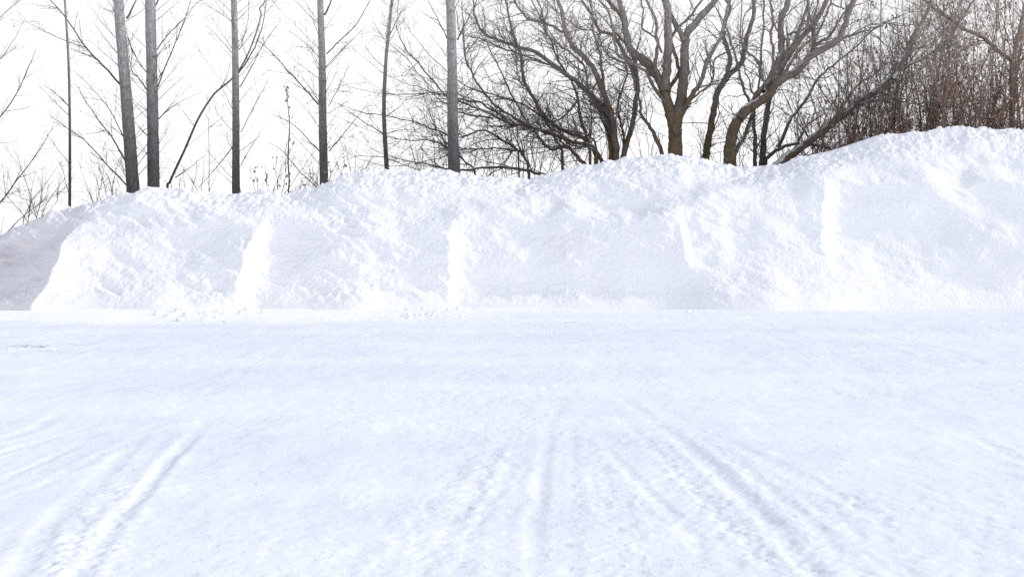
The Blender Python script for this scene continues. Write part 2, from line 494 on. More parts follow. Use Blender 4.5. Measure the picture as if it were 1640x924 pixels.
TRACKS = [  # photo pixels on the ground, groove half width, depth, roughness beside it
    ([(850, 1000), (856, 924), (860, 820), (867, 740), (880, 680), (897, 640), (905, 620)], .060, .020, 0),
    ([(1400, 1010), (1310, 924), (1230, 830), (1150, 750), (1070, 690), (995, 635), (960, 612)], .075, .026, .5),
    ([(1130, 890), (1090, 840), (1030, 780), (975, 720), (935, 685)], .055, .016, .3),
    ([(1260, 924), (1170, 840), (1085, 750), (1010, 680), (955, 632)], .060, .014, 1),
    ([(1450, 860), (1290, 770), (1180, 715), (1090, 675)], .07, .010, .6),
    ([(85, 1000), (118, 924), (195, 830), (255, 745), (305, 700), (332, 672), (352, 650)], .060, .034, .4),
    ([(-30, 990), (20, 924), (95, 830), (160, 765), (215, 710), (262, 665)], .080, .036, 0),
    ([(60, 960), (85, 924), (155, 830), (215, 755), (270, 700), (300, 672)], .085, -.004, 1.0),
    ([(-120, 820), (0, 768), (60, 740), (120, 712), (190, 690)], .055, .026, .7),
    ([(-150, 775), (0, 722), (60, 706), (130, 686), (200, 668)], .055, .020, .7),
    ([(-150, 730), (0, 702), (55, 684), (90, 665), (130, 650)], .09, .026, .2),
    ([(660, 924), (720, 850), (765, 760), (800, 700), (842, 650), (865, 620)], .065, .012, .5),
    ([(1500, 1010), (1390, 924), (1290, 830), (1195, 750), (1105, 680), (1030, 632)], .06, .011, .4),
    ([(560, 1010), (600, 924), (665, 830), (720, 750), (765, 690), (800, 640)], .06, .008, .3),
    ([(1010, 1010), (1030, 924), (1010, 850), (975, 770), (940, 690), (922, 640)], .05, .008, .3),
    ([(-200, 860), (0, 800), (90, 765), (160, 730), (225, 695), (290, 660)], .055, .014, .5),
    ([(735, 924), (760, 850), (800, 760), (830, 700), (860, 650)], .06, .008, .4),
    ([(935, 1000), (925, 924), (921, 800), (920, 690), (926, 640)], .05, .009, .1),
    ([(1000, 924), (985, 860), (950, 760), (930, 690)], .06, .006, .4),
    ([(1560, 700), (1640, 740), (1760, 790)], .06, .014, .8),
    ([(330, 640), (380, 600), (440, 560), (520, 530)], .10, .010, .6),
    ([(560, 560), (700, 538), (850, 522), (1000, 515)], .14, .010, .2),
    ([(0, 600), (90, 575), (200, 545), (330, 520)], .10, .012, .5),
    ([(1640, 600), (1500, 560), (1400, 535), (1320, 515)], .10, .010, .2),
]
rough = np.zeros_like(GZ)
i0 = np.searchsorted(gx, -12.4); i1 = np.searchsorted(gx, 12.4)
j0 = np.searchsorted(gy, 3.4); j1 = np.searchsorted(gy, 22.6)
sub = (slice(j0, j1), slice(i0, i1))
sxx, syy = GX[sub], GY[sub]
wobx = 0.03 * noise2(sxx * 1.4, syy * 1.1, 40) + .012 * noise2(sxx * 7, syy * 5, 41)
for pts, w, dep, rg in TRACKS:
    pp = catmull([Vector((*G(a, b), 0)) for a, b in pts], 3)
    best = np.full(sxx.shape, 9.0); tt = np.zeros(sxx.shape)
    for i, (a, b) in enumerate(zip(pp[:-1], pp[1:])):
        ya, yb = sorted((a.y, b.y))
        r0 = max(np.searchsorted(syy[:, 0], ya - 1) - 1, 0); r1 = np.searchsorted(syy[:, 0], yb + 1) + 1
        qx = sxx[r0:r1] + wobx[r0:r1] - a.x; qy = syy[r0:r1] - a.y
        dx, dy = b.x - a.x, b.y - a.y
        L2 = dx * dx + dy * dy
        t = np.clip((qx * dx + qy * dy) / L2, 0, 1)
        d = np.hypot(qx - t * dx, qy - t * dy)
        m = d < best[r0:r1]
        best[r0:r1] = np.where(m, d, best[r0:r1]); tt[r0:r1] = np.where(m, (i + t) / (len(pp) - 1), tt[r0:r1])
    fade = sstep(0, .08, tt) * sstep(1, .45, tt)
    var = 0.75 + .45 * noise2(sxx * 1.1 + w * 99, syy * 1.1, 43)
    q = best / (w * .78)
    GZ[sub] += fade * var * .42 * (-dep * np.exp(-(q / .95) ** 3) + .34 * dep * np.exp(-((q - 1.85) / .65) ** 2))
    rough[sub] += fade * rg * np.exp(-(best / (w * 2.2)) ** 2)
rough[sub] += .5 * np.exp(-(((sxx - G(690, 505)[0]) / .8) ** 2 + ((syy - G(690, 508)[1]) / .8) ** 2))
rough[sub] += 1.1 * np.exp(-(((sxx - G(340, 506)[0]) / .75) ** 2 + ((syy - G(340, 507)[1]) / 1.1) ** 2))
rough[sub] += 1.0 * np.exp(-(((sxx - G(690, 505)[0]) / .6) ** 2 + ((syy - G(690, 505)[1]) / .8) ** 2))
rough[sub] += .35 * sstep(.1, .5, noise2(sxx * .5, syy * .4, 47))
cl = noise2(sxx * 33, syy * 27, 44); cl2 = noise2(sxx * 58, syy * 47, 45)
GZ[sub] += np.clip(rough[sub], 0, 1.6) * (.0055 * sstep(.15, .65, cl) + .004 * cl2 + .004 * noise2(sxx * 11, syy * 9, 46))
GZ = GZ * near
GZ[GY > 24] -= 0.02
ground = mesh_obj("ground", np.stack([GX, GY, GZ], 2).reshape(-1, 3), grid_faces(*GX.shape), M_GROUND)
ground["kind"] = "structure"
ground["label"] = "snow covered car park with faint tyre tracks"

# loose snow clumps at the foot of the bank
def clump_mesh(seed, r=1.0):
    import bmesh
    bm = bmesh.new()
    bmesh.ops.create_icosphere(bm, subdivisions=3, radius=1.0)
    v = np.array([tuple(x.co) for x in bm.verts])
    n = .45 * vnoise(v[:, 0] * 1.3 + seed * 7, v[:, 1] * 1.3, v[:, 2] * 1.3, 60) + .22 * vnoise(v[:, 0] * 3 + seed * 7, v[:, 1] * 3, v[:, 2] * 3, 61) + .1 * vnoise(v[:, 0] * 7 + seed, v[:, 1] * 7, v[:, 2] * 7, 62)
    v = v * (1 + n)[:, None] * np.array((1, .85, .7))
    for x, q in zip(bm.verts, v):
        x.co = q
    me = bpy.data.meshes.new("snow_clump")
    bm.to_mesh(me); bm.free()
    for p in me.polygons:
        p.use_smooth = True
    me.materials.append(M_BANK)
    return me
CL = [clump_mesh(i) for i in range(6)]
def clumps(n, px, py, sx, sy, lo, hi, label, group):
    for _ in range(n):
        x, y = G(rng.gauss(px, sx), min(max(rng.gauss(py, sy), 497), 560))
        y = min(y, float(np.interp(x, xs, y0)) - .05)
        o = bpy.data.objects.new("snow_clump", rng.choice(CL))
        col.objects.link(o)
        r = lo + (hi - lo) * rng.random() ** 4
        o.location = (x, y, r * .0)
        o.rotation_euler = (rng.random() * 6, rng.random() * 6, rng.random() * 6)
        o.scale = (r * 1.2, r, r * .9)
        o["label"] = label; o["category"] = "snow clump"; o["group"] = group
clumps(70, 335, 505, 50, 7, .008, .075, "small loose snow clump in the crumbly trail below the bright left ridge", "snow clumps below the bright left ridge")
clumps(70, 690, 501, 38, 6, .008, .07, "small loose snow clump in the heap at the foot of the middle ridge", "snow clumps at the foot of the middle ridge")
clumps(40, 1140, 501, 50, 5, .008, .045, "small loose snow clump where the smooth toe of the bank runs out right of centre", "snow clumps on the smooth toe of the bank")
clumps(14, 55, 592, 60, 8, .008, .028, "small loose snow clump on the lot near the dark grit patch", "snow clumps near the dark grit patch")

# ------------------------------------------------------------------ trees
UP = Vector((0, 0, 1))
def rvec(r):
    return Vector((r.gauss(0, 1), r.gauss(0, 1), r.gauss(0, 1)))

def tilt(d, ang, r, flat=1.0):
    a = rvec(r); a.y *= flat
    perp = (a - d * a.dot(d)).normalized()
    return (d * math.cos(ang) + perp * math.sin(ang)).normalized()

def grow(mb, p, d, L, rad, lvl, st, r, leaf=None):
    n = max(3, min(9, int(L / st.get("step", .22)) + 1))
    pts, step = [p.copy()], L / n
    d = d.normalized()
    for i in range(n):
        d = (d + rvec(r) * st["wig"] + UP * st["up"] * (1.0 / n)).normalized()
        pts.append(pts[-1] + d * step)
    rr = [max(rad * (1 - .75 * i / n), .0028) for i in range(n + 1)]
    mb.tube(pts, rr, 5 if rad > .012 else 3)
    if leaf is not None and lvl == 0 and r.random() < st.get("leaf", 0):
        for _ in range(r.choice((1, 1, 2, 3))):
            q = r.choice(pts[1:])
            leaf.leaf(q, (Vector((r.uniform(-.5, .5), r.uniform(-.5, .5), -1))).normalized(), r.uniform(.05, .10), r)
    if lvl <= 0:
        return pts
    sprout(mb, pts, rr, lvl, st, r, leaf, L)
    return pts

def sprout(mb, pts, rr, lvl, st, r, leaf=None, L=None, t0=.18, dens=None, ratio=None):
    """side shoots along a branch"""
    if L is None:
        L = sum((b - a).length for a, b in zip(pts[:-1], pts[1:]))
    n = int(L * (dens or st["dens"]) * r.uniform(.7, 1.3) + r.random())
    for _ in range(n):
        t = t0 + (1 - t0) * r.random()
        f = t * (len(pts) - 1); i = min(int(f), len(pts) - 2)
        q = pts[i].lerp(pts[i + 1], f - i)
        dd = (pts[i + 1] - pts[i]).normalized()
        nd = tilt(dd, R(r.gauss(st["ang"], 12)), r)
        cl_ = min(L * (ratio or st["ratio"]), st.get("maxl", 1.4)) * r.uniform(.45, 1.1) * (1.15 - .55 * t)
        if cl_ < .07:
            continue
        grow(mb, q, nd, cl_, min(rr[i] * .55, st["r1"] * (cl_ ** .7)), lvl - 1, st, r, leaf)

def limb_path(pts, Yl, drift=0.0, r=None, sub=4, wob=.02):
    """photo trace -> points at distance Yl, drifting away or nearer along the limb"""
    n = len(pts)
    v = [P(a, b, Yl + drift * i / max(n - 1, 1)) for i, (a, b) in enumerate(pts)]
    out = catmull(v, sub)
    if r:
        out = [out[0]] + [q + rvec(r) * wob for q in out[1:]]
    return out

def taper(n, r0, r1, p=1.0):
    return [r0 + (r1 - r0) * (i / (n - 1)) ** p for i in range(n)]

# ---- poplars
POPL = dict(wig=.06, up=.10, dens=4.6, ang=40, ratio=.40, r1=.0125, maxl=.8, step=.3)
def poplar(path, Yt, r0, r1, lab, branches, seed, height=13.5, group="grey poplars behind the bank", nrand=22, fadeup=True, name="poplar_tree", mat=None, tw=1.0):
    r = random.Random(seed)
    base = P(*path[0], Yt)
    t = thing(name, lab, "poplar tree" if name == "poplar_tree" else "sapling", (base.x, base.y, 0), group)
    pts = [Vector((base.x + (base.x - P(*path[1], Yt).x) * .2, base.y, -.05))] + [P(a, b, Yt) for a, b in path]
    d = (pts[-1] - pts[-2]).normalized()
    top = pts[-1]
    k_ = 6
    for i in range(1, k_ + 1):
        pts.append(top + (d * .25 + UP).normalized() * ((height - top.z) * i / k_) + Vector((r.gauss(0, .05), r.gauss(0, .05), 0)))
    pts = catmull(pts, 7)
    zs = [q.z for q in pts]
    ztop = P(*path[-1], Yt).z; zb = base.z
    rad = []
    for q in pts:
        if q.z <= ztop:
            rad.append(r0 + (r1 - r0) * max(0, (q.z - zb) / (ztop - zb)))
        else:
            rad.append(max(.006, r1 * (1 - (q.z - ztop) / (height - ztop)) ** .8))
    rad = [x * (1 + r.gauss(0, .018)) for x in rad]
    mb = Builder(); mb.tube(pts, rad, 14, knob=.02, kr=r)
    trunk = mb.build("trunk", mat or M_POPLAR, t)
    tw_ = Builder()
    for bp in branches:
        px, r_ = bp
        v = limb_path(px, Yt, r.uniform(-.5, .5), r, 4, .006)
        rr = taper(len(v), r_, max(.0035, r_ * .28))
        lb = Builder(); lb.tube(v, rr, 6)
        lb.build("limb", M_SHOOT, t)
        sprout(tw_, v, rr, 3, POPL, r, None, None, .10, 4.6 * tw)
    # upswept side shoots, left and right of the stem
    for i in range(0 if name != "poplar_tree" else 13):
        z = zb + .15 + (ztop - zb) * (i + r.random()) / 13
        j = min(range(len(zs)), key=lambda q: abs(zs[q] - z))
        sd_ = -1 if (i + seed) % 2 else 1
        dd = Vector((sd_ * r.uniform(.7, 1.0), r.uniform(-.45, .45), r.uniform(.7, 1.15))).normalized()
        grow(tw_, pts[j], dd, r.uniform(.7, 1.9), r.uniform(.007, .012), 2, dict(POPL, dens=3.6), r)
    # further shoots all round, some towards the viewer, and the crown above
    for i in range(nrand):
        z = r.uniform(zb + .1, height - 1)
        j = min(range(len(zs)), key=lambda q: abs(zs[q] - z))
        a = r.random() * 6.283
        dd = Vector((math.cos(a), math.sin(a), r.uniform(.7, 1.3))).normalized()
        L = r.uniform(.6, 1.9) * (1.1 if z > ztop else .8)
        grow(tw_, pts[j], dd, L, min(rad[j] * .4, .011), 2, POPL, r)
    for z in range(14):   # short spurs on the bark
        j = r.randrange(4, len(pts) - 4)
        grow(tw_, pts[j], tilt(UP, R(60), r), r.uniform(.1, .3), .005, 0, POPL, r)
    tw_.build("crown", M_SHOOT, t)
    return t

poplar([(215, 330), (213, 300), (206, 200), (198, 100), (190, 0)], 25.6, .165, .120,
       "grey poplar trunk leaning slightly left, the left one of the two close trunks",
       [([(192, 135), (165, 105), (139, 78), (105, 28), (80, 0), (60, -25)], .026), ([(139, 78), (105, 66), (70, 50), (42, 35)], .012),
        ([(202, 260), (178, 218), (145, 175), (125, 140)], .022), ([(200, 224), (175, 175), (150, 145), (118, 112)], .014),
        ([(204, 298), (170, 262), (135, 225), (100, 200), (80, 186)], .018), ([(203, 30), (212, 14), (222, -8)], .034),
        ([(192, 90), (170, 65), (148, 35)], .012), ([(187, 25), (178, 10), (165, -15)], .012),
        ([(212, 260), (225, 245), (240, 225)], .014), ([(205, 60), (212, 85), (210, 115)], .016)], 1)
poplar([(246, 318), (246, 290), (245, 200), (243, 100), (241, 0)], 25.9, .155, .128,
       "straight grey poplar, the right one of the two close trunks",
       [([(252, 80), (270, 55), (295, 30), (320, 0)], .018), ([(253, 140), (268, 100), (285, 60), (300, 20), (312, -20)], .020),
        ([(253, 130), (275, 85), (296, 35)], .012), ([(236, 145), (222, 125), (210, 110), (205, 60)], .018), ([(236, 118), (220, 95), (205, 60), (198, 30)], .014),
        ([(240, 240), (228, 255), (216, 270)], .014), ([(255, 160), (275, 140), (292, 125)], .010), ([(246, 15), (253, 2), (258, -12)], .03),
        ([(255, 190), (285, 165), (320, 150)], .009)], 2)
poplar([(379, 325), (378, 300), (378, 200), (377, 100), (375, 0)], 26.6, .108, .078,
       "slim straight poplar halfway between the two close trunks and the dry leafy stem",
       [([(382, 118), (400, 92), (415, 60), (424, 25), (428, -10)], .022), ([(384, 140), (402, 110), (420, 75), (445, 40)], .016),
        ([(386, 212), (402, 180), (418, 150), (430, 128)], .012), ([(371, 85), (350, 60), (327, 38)], .010),
        ([(373, 235), (352, 262), (330, 288), (316, 301)], .014), ([(372, 285), (350, 262), (330, 240)], .008),
        ([(384, 80), (396, 40), (399, 5)], .010), ([(386, 265), (400, 240), (425, 200)], .009)], 3)
poplar([(519, 318), (519, 290), (517, 200), (516, 100), (513, 0)], 26.2, .120, .082,
       "poplar of middling width just right of the dry leafy stem, spreading thin branches both ways",
       [([(520, 24), (528, 8), (535, -14)], .03), ([(523, 87), (545, 65), (570, 40), (592, 2), (598, -15)], .018),
        ([(510, 168), (490, 145), (460, 112), (430, 80), (410, 62)], .020), ([(512, 243), (495, 225), (470, 200), (440, 185)], .016),
        ([(527, 243), (548, 218), (570, 190), (590, 165)], .015), ([(526, 170), (540, 145), (553, 118), (560, 98)], .011),
        ([(511, 93), (490, 70), (462, 50)], .010), ([(508, 37), (490, 20), (472, 0)], .010), ([(508, 300), (480, 275), (455, 245), (430, 228)], .014),
        ([(526, 182), (545, 170), (560, 160)], .008)], 4)
poplar([(728, 300), (727, 270), (725, 200), (724, 100), (721, 0)], 25.2, .150, .110,
       "thick pale grey poplar in front of the twiggy tree with many low limbs",
       [([(733, 65), (745, 40), (760, 10), (768, -15)], .020), ([(716, 62), (705, 40), (690, 10), (680, -10)], .015),
        ([(735, 170), (752, 150), (770, 130)], .010)], 5, nrand=6)
# a poplar standing just beyond the left edge; only its branches reach in
poplar([(-95, 420), (-95, 300), (-94, 200), (-92, 100), (-90, 0)], 24.8, .14, .11,
       "bare tree beyond the left edge, only its slanting thin branches in view",
       [([(-90, 290), (-40, 235), (0, 188), (28, 148), (45, 110), (58, 80)], .022), ([(-60, 392), (0, 325), (30, 285), (60, 245), (85, 205)], .022),
        ([(-92, 460), (-30, 408), (0, 382), (40, 345), (75, 318)], .020), ([(-90, 110), (-40, 60), (0, 28), (40, -5)], .014),
        ([(-70, 160), (0, 95), (25, 60), (40, 30)], .012), ([(0, 325), (25, 308), (45, 305)], .008)], 6)

# ---- saplings
poplar([(112, 350), (112, 300), (112, 200), (110, 100), (104, 0)], 25.0, .036, .026,
       "thin dark sapling left of the two close grey trunks", [([(112, 265), (90, 235), (75, 215)], .008), ([(112, 95), (118, 92), (122, 85)], .006)],
       7, height=9.6, group="thin saplings behind the bank", nrand=5, name="sapling", mat=M_DARK)
poplar([(621, 292), (619, 262), (615, 180), (618, 100), (624, 40), (628, 0)], 25.6, .062, .036,
       "slender wavy sapling between the two poplars right of the dry leafy stem",
       [([(617, 187), (640, 172), (655, 155)], .012), ([(614, 215), (590, 200), (560, 180), (540, 165)], .014), ([(618, 215), (645, 208), (665, 210)], .012),
        ([(617, 110), (600, 95), (585, 75)], .010), ([(623, 60), (635, 35), (645, 12)], .014), ([(616, 252), (580, 250), (555, 255)], .010),
        ([(622, 255), (650, 265), (670, 272)], .012)], 8, height=9.4, group="thin saplings behind the bank", nrand=6, name="sapling", mat=M_DARK, tw=1.2)
poplar([(268, 312), (273, 290), (296, 240), (318, 190), (340, 155), (352, 143), (372, 126), (392, 98), (408, 60), (418, 25)], 27.2, .034, .020,
       "leaning dark sapling slanting up to the right across the slim poplar",
       [([(352, 143), (362, 125), (370, 100)], .012), ([(280, 285), (305, 268), (330, 248)], .014), ([(300, 235), (335, 205), (360, 185)], .006)],
       9, height=8.6, group="thin saplings behind the bank", nrand=2, name="sapling", mat=M_DARK)
poplar([(1412, 232), (1411, 205), (1410, 120), (1410, 60), (1411, 0)], 25.4, .022, .016,
       "straight thin sapling standing in front of the left edge of the brown thicket", [], 10, height=9.4, group="thin saplings behind the bank", nrand=4, name="sapling", mat=M_DARK)
poplar([(1345, 245), (1344, 225), (1343, 150), (1344, 60)], 25.6, .018, .012,
       "thin upright sapling in front of the low snowy leaning trunk", [], 12, height=8.4, group="thin saplings behind the bank", nrand=3, name="sapling", mat=M_DARK)
poplar([(335, 312), (335, 290), (335, 240), (334, 200)], 29, .012, .006,
       "faint hair-thin sapling beneath the leaning dark sapling", [], 13, height=5.6, group="thin saplings behind the bank", nrand=3, name="sapling", mat=M_DARK)

# ---- dry leafy stems
WEED = dict(wig=.10, up=.15, dens=5, ang=40, ratio=.35, r1=.008, maxl=.5, step=.2, leaf=.55)
def dry_stem(px, py0, py1, Yt, rad, lab, seed, nleaf, group=None, lean=0, lowleaf=True):
    r = random.Random(seed)
    a = P(px, py0, Yt); b = P(px + lean, py1, Yt)
    t = thing("dry_stem", lab, "dry plant", (a.x, a.y, 0), group)
    v = [Vector((a.x - .0, a.y, 0)), a]
    for i in range(1, 7):
        v.append(a.lerp(b, i / 6) + Vector((r.gauss(0, .02), r.gauss(0, .02), 0)))
    v = catmull(v, 3)
    rr = taper(len(v), rad, rad * .35)
    s_, lf = Builder(), Builder()
    s_.tube(v, rr, 5)
    s_.build("stem", M_DARK, t)
    tw_ = Builder()
    sprout(tw_, v[6:], rr[6:], 2, WEED, r, lf, None, .05, 5)
    for _ in range(nleaf):
        q = r.choice(v[-5:] if r.random() < .35 else v[6:])
        lf.leaf(q + Vector((r.gauss(0, .05), r.gauss(0, .05), r.gauss(0, .04))), Vector((r.uniform(-.5, .5), r.uniform(-.5, .5), -1)).normalized(), r.uniform(.05, .11), r)
    tw_.build("twigs", M_TWIG, t); lf.build("dry_leaves", M_LEAF, t)
dry_stem(462, 322, 138, 25.2, .024, "tallest dry stem with curled brown leaves at its tip", 20, 26)
for i, (px, top, ln, lab) in enumerate([
        (446, 250, -6, "low dry leafy stem just left of the tallest dry stem"),
        (432, 262, -10, "short dry leafy stem leaning left, second from the tallest dry stem"),
        (478, 284, 6, "tiny dry weed close to the right of the tallest dry stem"),
        (492, 270, 8, "short dry weed just left of the poplar base beside the tallest dry stem"),
        (526, 262, 4, "dry leafy weed against the base of the poplar right of the tallest dry stem"),
        (416, 268, -8, "leftmost short dry weed between the slim poplar and the tallest dry stem"),
        (540, 250, 14, "thin dry stem leaning right just beyond the poplar base")]):
    dry_stem(px, 318 if px < 510 else 302, top, 25.0 + .1 * i, .009, lab, 30 + i, 9, "low dry weeds along the crest", ln)

# ---- big bare trees
WILL = dict(wig=.19, up=.16, dens=4.4, ang=46, ratio=.45, r1=.012, maxl=1.5, step=.17)
def bare_tree(name, lab, cat, mat, Yt, limbs, seed, trunk=None, st=WILL, lvl=3, dens=3.6, twm=None, ex=()):
    r = random.Random(seed)
    # thinner neighbours of the main limbs, springing from the same stems
    limbs = list(limbs)
    for k_ in ex:
        L = limbs[k_]
        ox, sp_ = r.choice((-1, 1)) * r.uniform(14, 40), r.uniform(.8, 1.6)
        n_ = len(L[0]) - 1
        limbs.append(([(a + ox * (i / n_) ** .8 + (r.gauss(0, 6) if i else 0), b + (r.gauss(0, 5) if i else 0)) for i, (a, b) in enumerate(L[0])],
                      L[1] * .42, max(.009, L[2] * .38), L[3] + r.uniform(-.9, .9), 1.1))
    px0 = trunk[0][0] if trunk else limbs[0][0][0]
    b0 = P(*px0, Yt)
    t = thing(name, lab, cat, (b0.x, b0.y, 0))
    if trunk:
        v = limb_path(trunk[0], Yt, 0, r, 6, .006)
        v = [Vector((v[0].x, v[0].y + .02, 0)), Vector((v[0].x, v[0].y, v[0].z * .6))] + v
        rr = [trunk[1] * 1.1, trunk[1] * 1.05] + taper(len(v) - 2, trunk[1], trunk[2])
        mb = Builder(); mb.tube(v, rr, 14, knob=.07, kr=r)
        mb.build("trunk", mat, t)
    tw_ = Builder()
    for L in limbs:
        px, ra, rb, drift = L[:4]
        dn = L[4] if len(L) > 4 else 1.0
        v = limb_path(px, Yt + r.uniform(-.12, .12), drift, r, 5, .012)
        if px[0][1] > 238 and not (trunk and len(L) > 5):
            v = [Vector((v[0].x - (v[1].x - v[0].x), v[0].y, v[0].z * .3)), v[0].lerp(Vector((v[0].x - (v[1].x - v[0].x), v[0].y, v[0].z * .3)), .4)] + v
        # carry the limb on past the photo's trace
        d = (v[-1] - v[-3]).normalized()
        for i in range(7):
            d = (d + rvec(r) * .12 + UP * .05).normalized()
            v.append(v[-1] + d * .28)
        n = len(v)
        rr = [x * (1 + r.gauss(0, .04)) for x in taper(n - 7, ra, rb)] + [max(.005, rb * (1 - i / 7.5)) for i in range(1, 8)]
        mb = Builder(); mb.tube(v, rr, 9, knob=.05, kr=r)
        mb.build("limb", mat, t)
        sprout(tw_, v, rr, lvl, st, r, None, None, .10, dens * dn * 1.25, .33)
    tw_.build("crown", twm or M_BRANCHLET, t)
    return t

bare_tree("willow_tree", "wide dark multi-stemmed tree with low limbs sweeping left behind the thick pale poplar", "bare tree", M_WILLOW, 27.0, [
    ([(987, 256), (982, 195), (967, 153), (948, 107), (917, 75), (906, 49), (896, 6), (886, -20)], 0.092, 0.041, -.6),
    ([(979, 250), (975, 208), (964, 169), (928, 136), (893, 110), (860, 86), (831, 76), (798, 65), (772, 52), (760, 23), (758, -10)], 0.085, 0.022, .8),
    ([(906, 53), (880, 41), (847, 31), (831, 13), (821, -5)], 0.037, 0.022, -.3),
    ([(996, 256), (1009, 214), (1019, 162), (1018, 120), (1000, 88), (982, 58), (961, 49), (948, 25)], 0.081, 0.033, .5),
    ([(1018, 122), (1016, 91), (1005, 71), (996, 29), (974, 3), (966, -15)], 0.074, 0.044, .2),
    ([(970, 160), (964, 114), (961, 88), (951, 49), (945, 0), (943, -15)], 0.044, 0.022, -.8),
    ([(964, 258), (948, 234), (915, 227), (883, 214), (850, 203), (818, 198), (789, 185), (759, 172), (740, 164), (700, 150), (660, 152)], 0.063, 0.013, -1.2, 0.93),
    ([(955, 250), (940, 225), (902, 208), (876, 192), (854, 156), (837, 123), (834, 88), (821, 55), (813, 16), (810, -10)], 0.063, 0.026, .5, 0.74),
    ([(938, 266), (922, 247), (906, 235), (880, 239), (863, 218), (850, 208), (830, 200)], 0.059, 0.022, .3),
    ([(895, 284), (857, 276), (821, 269), (779, 269), (740, 273), (700, 268)], 0.048, 0.022, -.6, 0.93),
    ([(848, 290), (844, 260), (828, 240), (798, 221), (772, 208), (735, 221), (690, 205), (640, 190), (577, 180)], 0.043, 0.009, -.8, 0.87),
    ([(880, 215), (835, 195), (790, 165), (760, 125), (745, 90), (742, 40)], 0.037, 0.015, -.7, 0.87),
    ([(820, 200), (770, 165), (720, 155), (687, 121), (658, 88), (639, 59), (636, 33)], 0.030, 0.009, -.4, 0.93),
    ([(790, 190), (740, 182), (713, 166), (683, 144), (647, 134)], 0.024, 0.007, .3, 0.93),
    ([(830, 242), (790, 238), (740, 240), (700, 255), (660, 262)], 0.026, 0.009, -.2, 0.93),
    ([(900, 240), (865, 185), (800, 155), (750, 140), (700, 100)], 0.037, 0.010, .6, 0.93),
    ([(945, 240), (930, 190), (920, 140), (895, 100), (880, 60), (862, 20)], 0.041, 0.022, 1.0, 0.74),
    ([(850, 205), (818, 150), (800, 110), (780, 70), (775, 30)], 0.030, 0.011, .2, 0.81),
    ([(925, 160), (905, 185), (885, 195), (860, 200)], 0.030, 0.011, .2),
    ([(760, 270), (720, 240), (690, 225), (650, 225), (610, 215)], 0.030, 0.006, .2, 0.99),
], 101, dens=4.9, ex=(0, 1, 3, 7, 12, 16, 6))

bare_tree("lichen_tree", "tree with rusty mossy trunk that splits into three tall forks above the bank", "bare tree", M_MOSSY, 26.4, [
    ([(1074, 178), (1062, 143), (1042, 110), (1016, 88), (1006, 71), (1000, 32), (990, 0), (982, -15)], .115, .06, .6),
    ([(1064, 145), (1068, 107), (1070, 65), (1070, 26), (1066, -5)], .13, .085, -.4),
    ([(1082, 212), (1084, 195), (1091, 156), (1096, 107), (1097, 65), (1107, 45), (1130, 19), (1146, 0), (1158, -15)], .155, .065, .3),
    ([(1097, 66), (1081, 39), (1066, 10), (1056, -8)], .075, .05, .3),
    ([(1085, 200), (1104, 159), (1123, 130), (1133, 97), (1153, 62), (1162, 26), (1169, 0)], .075, .03, -.5),
    ([(1062, 252), (1045, 211), (1029, 188), (1023, 162), (1015, 130)], .06, .025, .2),
    ([(1064, 150), (1054, 120), (1035, 95), (1020, 85)], .065, .04, .6),
    ([(1090, 185), (1105, 170), (1125, 150), (1140, 135)], .02, .008, -.6),
    ([(1060, 85), (1048, 60), (1028, 45), (1030, 15), (1022, -8)], .03, .02, .8),
], 102, trunk=([(1081, 262), (1081, 240), (1081, 210), (1073, 178), (1066, 155)], .21, .125), dens=3.2, ex=(0, 1, 2, 4))
bare_tree("slender_tree", "slender mossy wavy stem between the rusty mossy trunk and the big leaning tree", "bare tree", M_MOSSY, 26.8, [
    ([(1131, 258), (1133, 235), (1140, 192), (1149, 149), (1166, 123), (1187, 101), (1195, 65), (1206, 26), (1208, -5)], .105, .05, .2),
    ([(1162, 126), (1169, 97), (1159, 58), (1160, 39), (1169, 13), (1156, -8)], .07, .035, -.5),
    ([(1120, 258), (1140, 215), (1152, 180), (1150, 150)], .02, .008, -.4),
], 103, dens=2.6)
bare_tree("leaning_tree", "big smooth tree whose thick trunk bends right and forks into wide rising limbs", "bare tree", M_WILLOW, 26.0, [
    ([(1185, 188), (1201, 172), (1227, 156), (1247, 130), (1276, 114), (1302, 88), (1341, 65), (1354, 36), (1367, 0), (1375, -15)], 0.136, 0.055, -.4),
    ([(1224, 148), (1247, 101), (1252, 65), (1250, 39), (1263, 0), (1266, -15)], 0.098, 0.066, .5),
    ([(1230, 140), (1260, 94), (1279, 65), (1302, 42), (1325, 0), (1332, -15)], 0.082, 0.051, .2),
    ([(1298, 93), (1304, 58), (1302, 39)], 0.066, 0.043, .2),
    ([(1302, 76), (1328, 58), (1344, 32), (1362, 5)], 0.039, 0.023, -.6),
    ([(1345, 64), (1378, 52), (1410, 40), (1440, 28)], 0.035, 0.009, .5),
    ([(1176, 248), (1195, 211), (1205, 182), (1215, 160)], 0.058, 0.039, .4),
    ([(1330, 6), (1352, 14), (1372, 8), (1395, 0)], 0.023, 0.009, .3),
    ([(1258, 65), (1240, 40), (1232, 0)], 0.031, 0.016, -.4),
    ([(1222, 130), (1214, 101), (1195, 81), (1185, 60)], 0.043, 0.023, .5),
], 104, trunk=([(1169, 275), (1168, 255), (1170, 227), (1179, 197), (1192, 180), (1207, 168)], .155, .13), dens=3.0, ex=(0, 1, 2, 4))
